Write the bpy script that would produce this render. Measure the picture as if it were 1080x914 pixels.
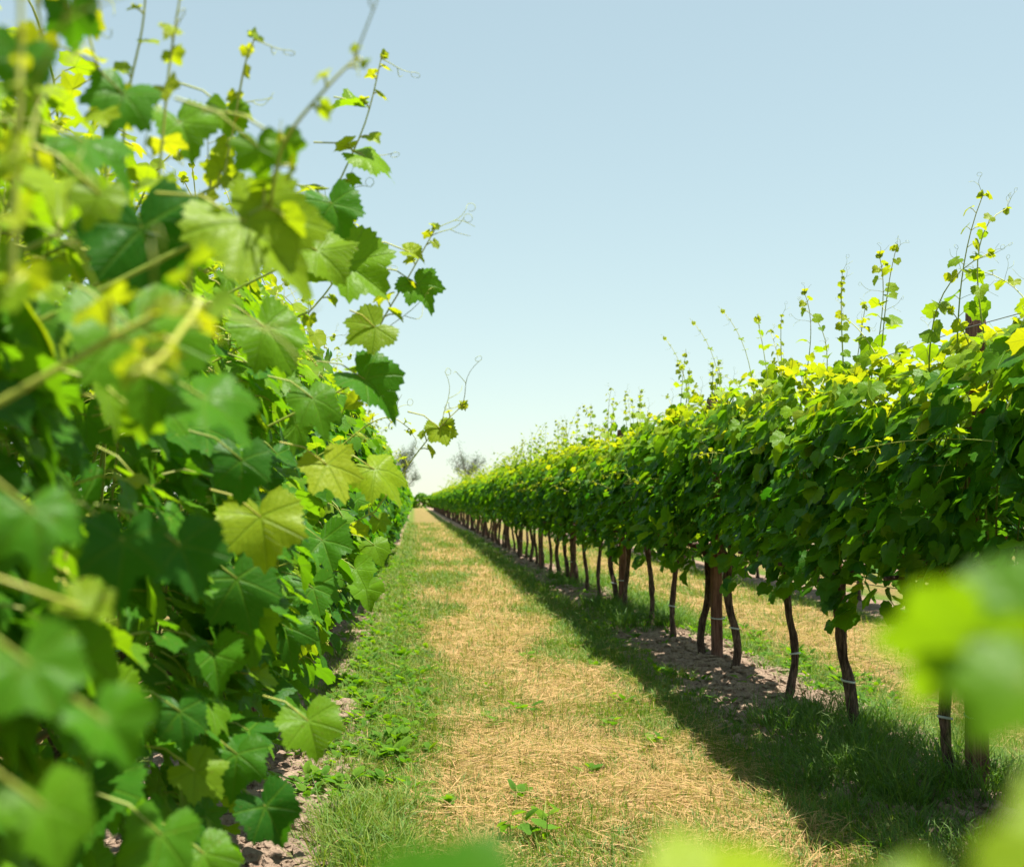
import bpy, math, random
import numpy as np
from math import radians as R

for o in list(bpy.data.objects): bpy.data.objects.remove(o)
SC = bpy.context.scene
COL = SC.collection
rng = np.random.default_rng(7)
random.seed(7)

# ------------------------------------------------------------------ camera
FPX, CX, CY, CAMH = 1250.0, 540.0, 457.0, 1.2          # photo pixels (1080 wide)
YAW = math.atan(103 / FPX); PITCH = math.atan(70 / math.hypot(FPX, 103))
cam_d = bpy.data.cameras.new('camera'); cam = bpy.data.objects.new('camera', cam_d); COL.objects.link(cam)
cam_d.sensor_width = 36; cam_d.sensor_fit = 'HORIZONTAL'; cam_d.lens = 36 * FPX / 1080
cam_d.clip_start = 0.02; cam_d.clip_end = 6000
cam.location = (0, 0, CAMH); cam.rotation_euler = (R(90) + PITCH, 0, -YAW)
cam_d.dof.use_dof = True; cam_d.dof.focus_distance = 4.6; cam_d.dof.aperture_fstop = 5.0; cam_d.dof.aperture_blades = 9
SC.camera = cam

def ray(px, py):
    v = np.array([(px - CX) / FPX, 1.0, (CY - py) / FPX])
    c, s = math.cos(PITCH), math.sin(PITCH); v = np.array([v[0], v[1] * c - v[2] * s, v[1] * s + v[2] * c])
    c, s = math.cos(YAW), math.sin(YAW); return np.array([v[0] * c + v[1] * s, -v[0] * s + v[1] * c, v[2]])
def at(px, py, d):
    r = ray(px, py); return np.array([0, 0, CAMH]) + r * (d / r[1])
def on_ground(px, py):
    r = ray(px, py); return np.array([0, 0, CAMH]) + r * (-CAMH / r[2])

# ------------------------------------------------------------------ light
SUN_EL, SUN_AZ = 74.0, 100.0                              # azimuth measured from the row direction towards the right
W = bpy.data.worlds.new('World'); SC.world = W; W.use_nodes = True
nt = W.node_tree; nt.nodes.clear()
sky = nt.nodes.new('ShaderNodeTexSky'); sky.sky_type = 'NISHITA'; sky.sun_disc = False
sky.sun_elevation = R(SUN_EL); sky.sun_rotation = R(SUN_AZ)
sky.altitude = 60; sky.air_density = 1.0; sky.dust_density = 0.2; sky.ozone_density = 2.0
bg = nt.nodes.new('ShaderNodeBackground'); bg.inputs['Strength'].default_value = 0.15
wo = nt.nodes.new('ShaderNodeOutputWorld')
tint = nt.nodes.new('ShaderNodeMix'); tint.data_type = 'RGBA'; tint.blend_type = 'MULTIPLY'; tint.inputs[0].default_value = 1
tint.inputs[7].default_value = (1.13, 1.23, 1.11, 1)
gam = nt.nodes.new('ShaderNodeGamma'); gam.inputs[1].default_value = .44
nt.links.new(sky.outputs[0], gam.inputs[0]); nt.links.new(gam.outputs[0], tint.inputs[6]); nt.links.new(tint.outputs[2], bg.inputs[0]); nt.links.new(bg.outputs[0], wo.inputs[0])
sun_d = bpy.data.lights.new('sun', 'SUN'); sun = bpy.data.objects.new('sun', sun_d); COL.objects.link(sun)
sun_d.energy = 5.0; sun_d.angle = R(0.5); sun_d.color = (1.0, 0.94, 0.84)
sun.rotation_euler = (R(90 - SUN_EL), 0, R(180 - SUN_AZ))   # local -Z points away from the sun
sun.location = (20, 10, 40)
SC.view_settings.view_transform = 'Standard'; SC.view_settings.look = 'None'
SC.view_settings.exposure = 1.3; SC.view_settings.gamma = 1.0; SC.view_settings.use_curve_mapping = False
SC.render.engine = 'CYCLES'
cy = SC.cycles
cy.max_bounces = 8; cy.diffuse_bounces = 3; cy.glossy_bounces = 2; cy.transmission_bounces = 4; cy.transparent_max_bounces = 4
cy.caustics_reflective = False; cy.caustics_refractive = False
try: cy.use_denoising = True
except Exception: pass

# ------------------------------------------------------------------ node helpers
def new_mat(name):
    m = bpy.data.materials.new(name); m.use_nodes = True; m.node_tree.nodes.clear(); return m
class G:
    def __init__(s, m): s.t = m.node_tree; s.n = s.t.nodes; s.l = s.t.links
    def node(s, typ, **kw):
        n = s.n.new(typ)
        for k, v in kw.items(): setattr(n, k, v)
        return n
    def put(s, sock, v):
        if v is None: return
        if hasattr(v, 'links') or hasattr(v, 'is_linked'): s.l.new(v, sock)
        else:
            if isinstance(v, tuple) and len(v) == 3 and sock.type == 'RGBA': v = v + (1,)
            sock.default_value = v
    def math(s, op, a, b=None, c=None, clamp=False):
        n = s.node('ShaderNodeMath', operation=op, use_clamp=clamp)
        for i, v in enumerate((a, b, c)): s.put(n.inputs[i], v)
        return n.outputs[0]
    def mix(s, f, a, b, blend='MIX'):
        n = s.node('ShaderNodeMix', data_type='RGBA', blend_type=blend)
        s.put(n.inputs[0], f); s.put(n.inputs[6], a); s.put(n.inputs[7], b); return n.outputs[2]
    def ramp(s, f, stops, interp='LINEAR'):
        n = s.node('ShaderNodeValToRGB'); cr = n.color_ramp; cr.interpolation = interp
        while len(cr.elements) > 1: cr.elements.remove(cr.elements[-1])
        cr.elements[0].position = stops[0][0]; cr.elements[0].color = tuple(stops[0][1]) + (1,)
        for p, c in stops[1:]:
            e = cr.elements.new(p); e.color = tuple(c) + (1,)
        s.put(n.inputs[0], f); return n.outputs[0]
    def smooth(s, x, lo, hi, a=0.0, b=1.0):
        n = s.node('ShaderNodeMapRange', interpolation_type='SMOOTHSTEP')
        s.put(n.inputs[0], x); s.put(n.inputs[1], lo); s.put(n.inputs[2], hi); s.put(n.inputs[3], a); s.put(n.inputs[4], b); return n.outputs[0]
    def attr(s, name): return s.node('ShaderNodeAttribute', attribute_name=name)
    def noise(s, vec, scale, detail=3, rough=.5):
        n = s.node('ShaderNodeTexNoise'); s.put(n.inputs['Vector'], vec); n.inputs['Scale'].default_value = scale
        n.inputs['Detail'].default_value = detail; n.inputs['Roughness'].default_value = rough; return n.outputs[0]
    def bump(s, h, st, dist=.01):
        n = s.node('ShaderNodeBump'); n.inputs['Strength'].default_value = st; n.inputs['Distance'].default_value = dist
        s.put(n.inputs['Height'], h); return n.outputs[0]
    def bsdf(s, col, rough=.5, spec=.5, normal=None, metal=0.0):
        n = s.node('ShaderNodeBsdfPrincipled'); s.put(n.inputs['Base Color'], col); s.put(n.inputs['Roughness'], rough)
        s.put(n.inputs['Specular IOR Level'], spec); s.put(n.inputs['Metallic'], metal)
        if normal is not None: s.put(n.inputs['Normal'], normal)
        return n.outputs[0]
    def out(s, sh): s.l.new(sh, s.node('ShaderNodeOutputMaterial').inputs[0])
    def mapping(s, vec, scale):
        n = s.node('ShaderNodeMapping'); s.put(n.inputs[0], vec); n.inputs['Scale'].default_value = scale; return n.outputs[0]

# ------------------------------------------------------------------ materials
def leaf_material():
    m = new_mat('vine_leaf'); g = G(m)
    age = g.attr('age').outputs['Fac']; rnd = g.attr('rnd').outputs['Fac']
    luv = g.attr('luv').outputs['Vector']
    sp = g.node('ShaderNodeSeparateXYZ'); g.put(sp.inputs[0], luv)
    u = g.math('ABSOLUTE', sp.outputs[0]); v = sp.outputs[1]
    al, pp, lines = [], [], []
    for ph in (0, 50, 106):
        s_, c_ = math.sin(R(ph)), math.cos(R(ph))
        a = g.math('ADD', g.math('MULTIPLY', u, s_), g.math('MULTIPLY', v, c_))
        p = g.math('ABSOLUTE', g.math('SUBTRACT', g.math('MULTIPLY', u, c_), g.math('MULTIPLY', v, s_)))
        w = g.math('MULTIPLY_ADD', a, -0.016, 0.024)
        ln = g.math('MULTIPLY', g.smooth(g.math('SUBTRACT', p, w), -0.006, 0.016, 1, 0), g.math('GREATER_THAN', a, 0.0))
        lines.append(ln)
        fr = g.math('FRACT', g.math('MULTIPLY', g.math('SUBTRACT', a, g.math('MULTIPLY', p, .75)), 7.0))
        sec = g.smooth(g.math('ABSOLUTE', g.math('SUBTRACT', fr, .5)), 0.03, 0.10, 1, 0)
        al.append(sec)
    ang = g.math('ARCTAN2', u, v)
    c1 = g.math('GREATER_THAN', ang, R(25)); c2 = g.math('GREATER_THAN', ang, R(78))
    sec = g.math('ADD', g.math('MULTIPLY', al[0], g.math('SUBTRACT', 1, c1)),
                 g.math('ADD', g.math('MULTIPLY', al[1], g.math('SUBTRACT', c1, c2)), g.math('MULTIPLY', al[2], c2)))
    main = g.math('MAXIMUM', g.math('MAXIMUM', lines[0], lines[1]), lines[2])
    vein = g.math('MAXIMUM', main, g.math('MULTIPLY', sec, .42), clamp=True)
    geo = g.node('ShaderNodeNewGeometry')
    nz = g.noise(geo.outputs['Position'], 60, 3, .6)
    base = g.ramp(age, [(0, (.015, .080, .009)), (.35, (.055, .178, .005)), (.65, (.16, .29, .005)), (1, (.28, .34, .016))])
    base = g.mix(g.math('MULTIPLY', rnd, .45), base, (.018, .100, .010))
    base = g.mix(g.smooth(nz, .35, .75, 0, .20), base, g.mix(.5, base, (.10, .20, .02)))
    base = g.mix(g.math('MULTIPLY', vein, .30), base, (.15, .28, .02))
    spot = g.math('MULTIPLY', g.smooth(g.noise(geo.outputs['Position'], 150, 2, .5), .66, .72), g.math('MULTIPLY', g.math('GREATER_THAN', rnd, .55), .55))
    base = g.mix(spot, base, (.13, .085, .02))
    under = g.mix(.35, base, (.13, .23, .05))
    colr = g.mix(geo.outputs['Backfacing'], base, under)
    tr = g.ramp(age, [(0, (.045, .21, .004)), (.35, (.19, .44, .004)), (.65, (.34, .56, .005)), (1, (.62, .66, .008))])
    tr = g.mix(g.math('MULTIPLY', vein, .35), tr, (.12, .20, .02))
    h = g.math('ADD', g.math('MULTIPLY', vein, -1.0), g.math('MULTIPLY', nz, .9))
    nrm = g.bump(h, .55, .004)
    rough = g.mix(geo.outputs['Backfacing'], (.42, .42, .42), (.8, .8, .8))
    b = g.bsdf(colr, rough, .10, nrm)
    t = g.node('ShaderNodeBsdfTranslucent'); g.put(t.inputs[0], tr)
    mx = g.node('ShaderNodeMixShader'); mx.inputs[0].default_value = .42
    g.l.new(b, mx.inputs[1]); g.l.new(t.outputs[0], mx.inputs[2]); g.out(mx.outputs[0])
    return m
def stem_material():
    m = new_mat('vine_stem'); g = G(m)
    age = g.attr('age').outputs['Fac']; rnd = g.attr('rnd').outputs['Fac']
    c = g.ramp(age, [(0, (.085, .045, .022)), (.3, (.13, .16, .03)), (.6, (.20, .28, .04)), (1, (.42, .42, .06))])
    c = g.mix(g.math('MULTIPLY', rnd, .22), c, (.26, .14, .04))
    b = g.bsdf(c, .45, .4); g.out(b); return m
def bark_material():
    m = new_mat('vine_bark'); g = G(m)
    tc = g.node('ShaderNodeTexCoord').outputs['Object']
    st = g.noise(g.mapping(tc, (1, 1, .12)), 95, 5, .65)
    bl = g.noise(tc, 9, 4, .6)
    c = g.ramp(st, [(.30, (.022, .014, .011)), (.48, (.075, .048, .038)), (.62, (.17, .115, .09)), (.75, (.27, .19, .15))])
    c = g.mix(g.smooth(bl, .45, .7, 0, .55), c, (.045, .03, .026))
    g.out(g.bsdf(c, .9, .15, g.bump(st, 1.0, .012))); return m
def post_material():
    m = new_mat('weathered_post_wood'); g = G(m)
    tc = g.node('ShaderNodeTexCoord').outputs['Object']
    st = g.noise(g.mapping(tc, (1, 1, .05)), 120, 5, .6)
    bl = g.noise(g.mapping(tc, (1, 1, .5)), 8, 4, .6)
    c = g.ramp(st, [(.3, (.035, .018, .014)), (.5, (.12, .058, .043)), (.7, (.24, .13, .10))])
    c = g.mix(g.smooth(bl, .42, .72, 0, .6), c, (.30, .175, .14))
    g.out(g.bsdf(c, .85, .2, g.bump(st, .9, .008))); return m
def wire_material():
    m = new_mat('galvanised_wire'); g = G(m)
    p = g.node('ShaderNodeNewGeometry').outputs['Position']
    c = g.mix(g.noise(p, 14, 3), (.22, .22, .23), (.34, .30, .27))
    g.out(g.bsdf(c, .45, .5, None, .8)); return m
def tie_material():
    m = new_mat('plastic_tie'); g = G(m)
    p = g.node('ShaderNodeNewGeometry').outputs['Position']
    g.out(g.bsdf(g.mix(g.noise(p, 90, 2), (.35, .40, .42), (.55, .60, .60)), .5, .4)); return m
def blade_material():
    m = new_mat('grass_blade'); g = G(m)
    age = g.attr('age').outputs['Fac']; rnd = g.attr('rnd').outputs['Fac']   # age: 0 green .. 1 dry
    c = g.ramp(age, [(0, (.045, .14, .022)), (.3, (.10, .215, .02)), (.52, (.24, .28, .04)), (.72, (.46, .30, .11)), (1, (.66, .42, .195))])
    c = g.mix(g.math('MULTIPLY', rnd, .62), c, g.mix(.75, c, (.09, .055, .02)))
    b = g.bsdf(c, .6, .3)
    t = g.node('ShaderNodeBsdfTranslucent')
    g.put(t.inputs[0], g.ramp(age, [(0, (.09, .30, .01)), (.3, (.22, .42, .01)), (.55, (.45, .45, .05)), (1, (.62, .48, .20))]))
    mx = g.node('ShaderNodeMixShader'); mx.inputs[0].default_value = .28
    g.l.new(b, mx.inputs[1]); g.l.new(t.outputs[0], mx.inputs[2]); g.out(mx.outputs[0]); return m
ROW_L, ROW_R, SPACING = -0.76, 2.20, 2.96
def ground_material():
    m = new_mat('vineyard_ground'); g = G(m)
    pos = g.node('ShaderNodeNewGeometry').outputs['Position']
    sp = g.node('ShaderNodeSeparateXYZ'); g.put(sp.inputs[0], pos)
    # distance from the nearest vine row line, in metres
    k = g.math('FRACT', g.math('DIVIDE', g.math('SUBTRACT', sp.outputs[0], ROW_L), SPACING))
    dr = g.math('MULTIPLY', g.math('MINIMUM', k, g.math('SUBTRACT', 1, k)), SPACING)
    n1 = g.noise(pos, 1.6, 4, .6); n2 = g.noise(pos, 9, 5, .65); n3 = g.noise(pos, 60, 4, .7)
    drn = g.math('ADD', dr, g.math('MULTIPLY', g.math('SUBTRACT', n1, .5), .7))
    soil = g.ramp(n2, [(.3, (.13, .085, .06)), (.55, (.27, .19, .135)), (.75, (.42, .31, .235))])
    soil = g.mix(g.smooth(n3, .4, .7, 0, .5), soil, (.38, .28, .21))
    straw = g.ramp(n3, [(.3, (.07, .05, .022)), (.5, (.22, .145, .06)), (.7, (.45, .30, .14))])
    green = g.ramp(n3, [(.3, (.035, .07, .012)), (.6, (.13, .19, .03)), (.8, (.30, .28, .08))])
    mixg = g.smooth(g.math('ADD', n2, g.math('MULTIPLY', n1, .6)), .72, .95, 0, .75)
    alley = g.mix(mixg, straw, green)
    c = g.mix(g.smooth(drn, .55, .95, 1, 0), alley, green)
    c = g.mix(g.smooth(drn, .30, .48, 1, 0), c, soil)
    h = g.math('ADD', n3, g.math('MULTIPLY', n2, .8))
    g.out(g.bsdf(c, .95, .1, g.bump(h, .8, .04))); return m
def soil_material():
    m = new_mat('dry_clod'); g = G(m)
    pos = g.node('ShaderNodeNewGeometry').outputs['Position']; rnd = g.attr('rnd').outputs['Fac']
    n = g.noise(pos, 70, 5, .7)
    c = g.ramp(n, [(.3, (.17, .12, .085)), (.55, (.36, .265, .19)), (.75, (.50, .38, .285))])
    c = g.mix(g.math('MULTIPLY', rnd, .5), c, (.20, .14, .105))
    g.out(g.bsdf(c, .95, .1, g.bump(n, .9, .02))); return m
def simple_material(name, c0, c1, sc=8.0, rough=.8):
    m = new_mat(name); g = G(m)
    pos = g.node('ShaderNodeNewGeometry').outputs['Position']
    n = g.noise(pos, sc, 4, .6)
    g.out(g.bsdf(g.mix(n, c0, c1), rough, .2)); return m
M_LEAF, M_STEM, M_BARK, M_POST = leaf_material(), stem_material(), bark_material(), post_material()
M_WIRE, M_TIE, M_BLADE, M_GROUND, M_SOIL = wire_material(), tie_material(), blade_material(), ground_material(), soil_material()
M_TREEWOOD = simple_material('hazy_tree_bark', (.17, .155, .14), (.25, .23, .21))  # bark lightened, distance haze painted into its colour
M_TREELEAF = simple_material('hazy_tree_leaf', (.10, .14, .085), (.15, .19, .12), .5)  # leaf colour paled as well, standing in for haze

# ------------------------------------------------------------------ mesh builder (numpy)
class MB:
    def __init__(s): s.v = []; s.li = []; s.lt = []; s.age = []; s.rnd = []; s.luv = []; s.mi = []; s.n = 0
    def add(s, v, faces, age=0.0, rnd=0.0, luv=None, mi=0):
        """v (N,3); faces: list of int arrays (F,k)"""
        v = np.asarray(v, np.float32); N = len(v)
        s.v.append(v)
        for f in faces:
            f = np.asarray(f, np.int32)
            if len(f) == 0: continue
            s.li.append((f + s.n).ravel()); s.lt.append(np.full(len(f), f.shape[1], np.int32)); s.mi.append(np.full(len(f), mi, np.int32))
        s.age.append(np.broadcast_to(np.asarray(age, np.float32), (N,))); s.rnd.append(np.broadcast_to(np.asarray(rnd, np.float32), (N,)))
        s.luv.append(np.zeros((N, 3), np.float32) if luv is None else np.asarray(luv, np.float32))
        s.n += N
    def mesh(s, name, mats, smooth=True):
        me = bpy.data.meshes.new(name)
        v = np.concatenate(s.v); li = np.concatenate(s.li); lt = np.concatenate(s.lt); mi = np.concatenate(s.mi)
        me.vertices.add(len(v)); me.vertices.foreach_set('co', v.ravel())
        me.loops.add(len(li)); me.loops.foreach_set('vertex_index', li)
        me.polygons.add(len(lt)); ls = np.concatenate([[0], np.cumsum(lt)[:-1]]).astype(np.int32)
        me.polygons.foreach_set('loop_start', ls)
        try: me.polygons.foreach_set('loop_total', lt)
        except Exception: pass
        for m in mats: me.materials.append(m)
        me.polygons.foreach_set('material_index', mi)
        me.polygons.foreach_set('use_smooth', np.full(len(lt), smooth))
        for nm, arr in (('age', s.age), ('rnd', s.rnd)):
            a = me.attributes.new(nm, 'FLOAT', 'POINT'); a.data.foreach_set('value', np.concatenate(arr).astype(np.float32))
        a = me.attributes.new('luv', 'FLOAT_VECTOR', 'POINT'); a.data.foreach_set('vector', np.concatenate(s.luv).ravel())
        me.update(calc_edges=True); me.validate()
        return me
def link(name, me, parent=None, loc=(0, 0, 0), rotz=0.0):
    o = bpy.data.objects.new(name, me); COL.objects.link(o); o.location = loc; o.rotation_euler = (0, 0, rotz)
    if parent is not None: o.parent = parent
    return o
def tag(o, label=None, cat=None, group=None, kind=None):
    if label: o['label'] = label
    if cat: o['category'] = cat
    if group: o['group'] = group
    if kind: o['kind'] = kind
    return o
def nrmz(a): return a / np.maximum(np.linalg.norm(a, axis=-1, keepdims=True), 1e-9)

# ---- grape leaf templates
LOBES = np.array([[0, 1.0], [13, .88], [27, .76], [38, .80], [51, .91], [66, .80], [81, .70], [97, .73], [111, .75], [127, .68], [145, .60], [160, .46], [172, .24], [180, .07]])
LOBES_HI = np.array([[0, 1.05], [10, .90], [26, .66], [36, .74], [52, .96], [64, .80], [82, .62], [97, .70], [112, .78], [127, .66], [145, .60], [160, .46], [172, .24], [180, .07]])
def leaf_template(nout, rings, teeth, LOBES=LOBES):
    th = np.linspace(-180, 180, nout, endpoint=False) + 180.0 / nout
    r = np.interp(np.abs(th), LOBES[:, 0], LOBES[:, 1])
    if teeth: r = r * (1 + (.048 + .035 * np.sin(np.arange(nout) * 2.4)) * np.where(np.arange(nout) % 2 == 0, 1, -1) * (np.abs(th) < 168))
    t = np.radians(th)
    v = [[0, 0]]
    for fr in rings:
        rr = fr * r if fr == 1 else fr * np.interp(np.abs(th), LOBES[:, 0], LOBES[:, 1])
        v += list(np.stack([rr * np.sin(t), rr * np.cos(t)], 1))
    v = np.array(v); faces3 = []; faces4 = []
    i = np.arange(nout); j = (i + 1) % nout
    # the sector across the petiole notch stays open
    keep = i != nout - 1
    i, j = i[keep], j[keep]
    faces3 = np.stack([np.zeros_like(i), 1 + j, 1 + i], 1)
    for k in range(len(rings) - 1):
        a, b = 1 + k * nout, 1 + (k + 1) * nout
        faces4.append(np.stack([a + i, a + j, b + j, b + i], 1))
    f4 = np.concatenate(faces4) if faces4 else np.zeros((0, 4), int)
    return v, faces3, f4
T_HI = leaf_template(64, (.4, .75, 1), True, LOBES_HI) + (leaf_template(64, (.4, .75, 1), True, np.c_[LOBES[:, 0], LOBES[:, 1] * .55 + .41 * np.where(LOBES[:, 0] < 150, 1, .4)])[0],)
T_MID = leaf_template(30, (.55, 1), True)
T_LOW = leaf_template(11, (1,), False)

class Leaves:
    """collects leaf placements and writes them into an MB in one go"""
    def __init__(s): s.P = []; s.N = []; s.T = []; s.S = []; s.A = []; s.C = []; s.B = []
    def add(s, P, N, T, S, A, curl=None, stalk=None):
        s.P.append(P); s.N.append(N); s.T.append(T); s.S.append(S); s.A.append(A); s.C.append(curl if curl is not None else (np.nan,) * 3)
        s.B.append(stalk if stalk is not None else (np.nan,) * 3)
    def write(s, mb, tmpl, rng, stalks=True):
        if not s.P: return
        P = np.array(s.P, float); N = nrmz(np.array(s.N, float)); T = np.array(s.T, float); S = np.array(s.S, float); A = np.clip(np.array(s.A, float), 0, 1)
        T = nrmz(T - N * (T * N).sum(1, keepdims=True)); U = np.cross(T, N)
        n = len(P); C = np.array(s.C, float)
        fold = np.where(np.isnan(C[:, 0]), rng.uniform(-.05, .45, n), C[:, 0])
        droop = np.where(np.isnan(C[:, 1]), rng.uniform(.0, .5, n), C[:, 1])
        wave = np.where(np.isnan(C[:, 2]), rng.uniform(.05, .19, n), C[:, 2])
        tv, f3, f4 = tmpl[:3]; k = len(tv); tw = tmpl[3] if len(tmpl) > 3 else tv; mm = rng.uniform(0, 1, n)[:, None]
        bx = tv[:, 0][None] * (1 - mm) + tw[:, 0][None] * mm; by = tv[:, 1][None] * (1 - mm) + tw[:, 1][None] * mm
        x = bx * (1 + rng.uniform(-.10, .10, n))[:, None]; y = by * (1 + rng.uniform(-.08, .12, n))[:, None]
        r2 = x * x + y * y; ang = np.arctan2(x, y)
        ph = rng.uniform(0, 6.28, n)[:, None]
        w = fold[:, None] * np.abs(x) - droop[:, None] * (.55 * r2 + .25 * y * np.abs(y)) + wave[:, None] * np.sin(ang * 3 + ph) * r2 \
            + .35 * wave[:, None] * np.sin(ang * 7 + ph * 2.3) * r2 + rng.uniform(-.15, .15, n)[:, None] * x * y
        V = P[:, None] + S[:, None, None] * (x[..., None] * U[:, None] + y[..., None] * T[:, None] + w[..., None] * N[:, None])
        off = (np.arange(n) * k)[:, None, None]
        rn = np.repeat(rng.uniform(0, 1, n), k)
        mb.add(V.reshape(-1, 3), [(f3[None] + off).reshape(-1, 3), (f4[None] + off).reshape(-1, 4)], np.repeat(A, k), rn,
               np.tile(np.c_[tv, np.zeros(k)], (n, 1)), 0)
        if stalks:
            B = np.array(s.B, float); has = ~np.isnan(B[:, 0])
            for q in np.nonzero(has)[0]:
                a, b = B[q], P[q]; mid = (a + b) / 2 + np.array([0, 0, .12]) * np.linalg.norm(b - a)
                tube(mb, np.array([a, mid, b]), [.0016, .0014, .0013], 4, min(1, .55 + .4 * A[q]), rng.uniform(0, .9), 1)
def tube(mb, pts, rad, sides=6, age=.5, rnd=0.0, mi=1, cap=True):
    pts = np.asarray(pts, float); n = len(pts); rad = np.broadcast_to(np.asarray(rad, float), (n,)) if np.ndim(rad) == 0 or len(np.shape(rad)) == 1 else rad
    tg = nrmz(np.gradient(pts, axis=0)); ref = np.array([1, 0, 0.]) if abs(tg[0][0]) < .8 else np.array([0, 1, 0.])
    a = nrmz(np.cross(tg, ref)); b = np.cross(tg, a)
    an = np.arange(sides) / sides * 2 * np.pi
    V = pts[:, None] + rad[:, None, None] * (np.cos(an)[None, :, None] * a[:, None] + np.sin(an)[None, :, None] * b[:, None])
    i = np.arange(sides); j = (i + 1) % sides; q = []
    for k in range(n - 1): q.append(np.stack([k * sides + i, k * sides + j, (k + 1) * sides + j, (k + 1) * sides + i], 1))
    fs = [np.concatenate(q)]
    if cap: fs.append(((n - 1) * sides + i)[None])
    mb.add(V.reshape(-1, 3), fs, age, rnd, None, mi)
def spline(pts, n):
    pts = np.asarray(pts, float); k = len(pts); t = np.linspace(0, k - 1, n); out = []
    for q in t:
        i = min(int(q), k - 2); f = q - i
        p0 = pts[max(i - 1, 0)]; p1 = pts[i]; p2 = pts[i + 1]; p3 = pts[min(i + 2, k - 1)]
        out.append(.5 * ((2 * p1) + (-p0 + p2) * f + (2 * p0 - 5 * p1 + 4 * p2 - p3) * f * f + (-p0 + 3 * p1 - 3 * p2 + p3) * f ** 3))
    return np.array(out)
def tendril(mb, rng, base, d, ln=.14):
    d = nrmz(np.asarray(d, float)); side = nrmz(np.cross(d, rng.normal(size=3))); t = np.linspace(0, 1, 9)[:, None]
    mid = base + d * ln * t + side * ln * .25 * np.sin(t * 3.0) * t
    tube(mb, mid, np.linspace(.0011, .0006, 9), 3, .75, rng.uniform(0, .7), 1)
    d2 = nrmz(d * .6 + side * .8); t = np.linspace(0, 1, 8)[:, None]
    fork = mid[4] + d2 * ln * .5 * t + np.cross(d2, d) * ln * .15 * np.sin(t * 4)
    tube(mb, fork, np.linspace(.0009, .0005, 8), 3, .75, rng.uniform(0, .7), 1)
    c = mid[-1]; a = np.linspace(0, rng.uniform(3, 8), 10)[:, None]; rr = .012 * (1 - a / 12)
    cur = c + d * rr * np.sin(a) + side * rr * (1 - np.cos(a))
    tube(mb, cur, .0006, 3, .75, .3, 1)

def shoot_tip(mb, lv, rng, pts, age0=.55, leaf=.05, dens=.075, thick=.0028, tip_frac=.45, sway=1.0, skip_first=0):
    """a green shoot: stem, alternating leaves getting smaller and yellower, tendrils opposite the leaves"""
    pts = np.asarray(pts, float); n = len(pts)
    seg = np.linalg.norm(np.diff(pts, axis=0), axis=1); L = seg.sum(); cum = np.r_[0, np.cumsum(seg)]
    tube(mb, pts, np.linspace(thick, thick * .45, n), 5, np.clip(np.linspace(age0, .95, n), 0, 1).repeat(5), rng.uniform(0, .4), 1)
    s = .03 + dens * skip_first; k = rng.integers(0, 2); phi = rng.uniform(0, 6.28)
    while s < L:
        f = s / L; i = min(np.searchsorted(cum, s), n - 1); p = pts[i]; tg = nrmz(pts[i] - pts[max(i - 1, 0)])
        sd = nrmz(np.cross(tg, [math.cos(phi), math.sin(phi), .1])); sd = sd if k % 2 else -sd
        size = leaf * (1 - f * .74) * rng.uniform(.8, 1.2)
        out = nrmz(sd + tg * .5 + np.array([0, 0, .15])); pl = size * rng.uniform(.6, 1.1)
        P = p + out * pl; up = nrmz(np.array([0, 0, 1.0]) * .8 + sd * .5 + rng.normal(size=3) * .35)
        lv.add(P, up, sd + np.array([0, 0, -.5]) + rng.normal(size=3) * .3, size, age0 + (1.05 - age0) * f + rng.normal() * .08, None, p)
        if rng.random() < .28 and f > .25: tendril(mb, rng, p, -sd + tg * .8 + rng.normal(size=3) * .3, rng.uniform(.07, .17))
        k += 1; s += dens * (1.15 - .6 * f) * rng.uniform(.8, 1.2)
    for q in range(3):      # tight young leaves at the tip
        dd = nrmz(rng.normal(size=3) + nrmz(pts[-1] - pts[-2]))
        lv.add(pts[-1] + dd * .008, nrmz(rng.normal(size=3)), dd, leaf * rng.uniform(.15, .28), .9, (.7, .2, .1), pts[-1])
    tendril(mb, rng, pts[-1], pts[-1] - pts[-2] + rng.normal(size=3) * .02, rng.uniform(.05, .10))

# ------------------------------------------------------------------ ground
def lattice(seed, n=64):
    return np.random.default_rng(seed).uniform(0, 1, (n, n))
def vnoise(x, y, sc, seed):
    lat = lattice(seed); n = lat.shape[0]; x = np.asarray(x) * sc; y = np.asarray(y) * sc
    xi = np.floor(x).astype(int); yi = np.floor(y).astype(int); fx = x - xi; fy = y - yi
    fx = fx * fx * (3 - 2 * fx); fy = fy * fy * (3 - 2 * fy)
    g = lambda a, b: lat[a % n, b % n]
    return (g(xi, yi) * (1 - fx) + g(xi + 1, yi) * fx) * (1 - fy) + (g(xi, yi + 1) * (1 - fx) + g(xi + 1, yi + 1) * fx) * fy
def row_dist(x):
    k = np.mod((np.asarray(x) - ROW_L) / SPACING, 1.0); return np.minimum(k, 1 - k) * SPACING
def gz(x, y):
    dr = row_dist(x); near = np.exp(-(dr / .30) ** 2)
    return 0.02 * near * (.5 + vnoise(x, y, 1.3, 3)) + near * .05 * (vnoise(x, y, 7, 4) - .5) + .025 * (vnoise(x, y, 2.2, 5) - .5)
xs = np.unique(np.concatenate([-np.geomspace(3.5, 3000, 26)[::-1], np.arange(-3.5, 8, .055), np.geomspace(8, 3000, 26)]))
ys = np.unique(np.concatenate([[-3000, -500, -100, -30, -10, -4], np.arange(-2, 3, .3), np.arange(3, 14, .06), 14 + np.cumsum(np.geomspace(.08, 60, 110)), [3000]]))
X, Y = np.meshgrid(xs, ys); Z = gz(X, Y) * np.clip((90 - np.abs(Y)) / 60, 0, 1)
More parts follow.
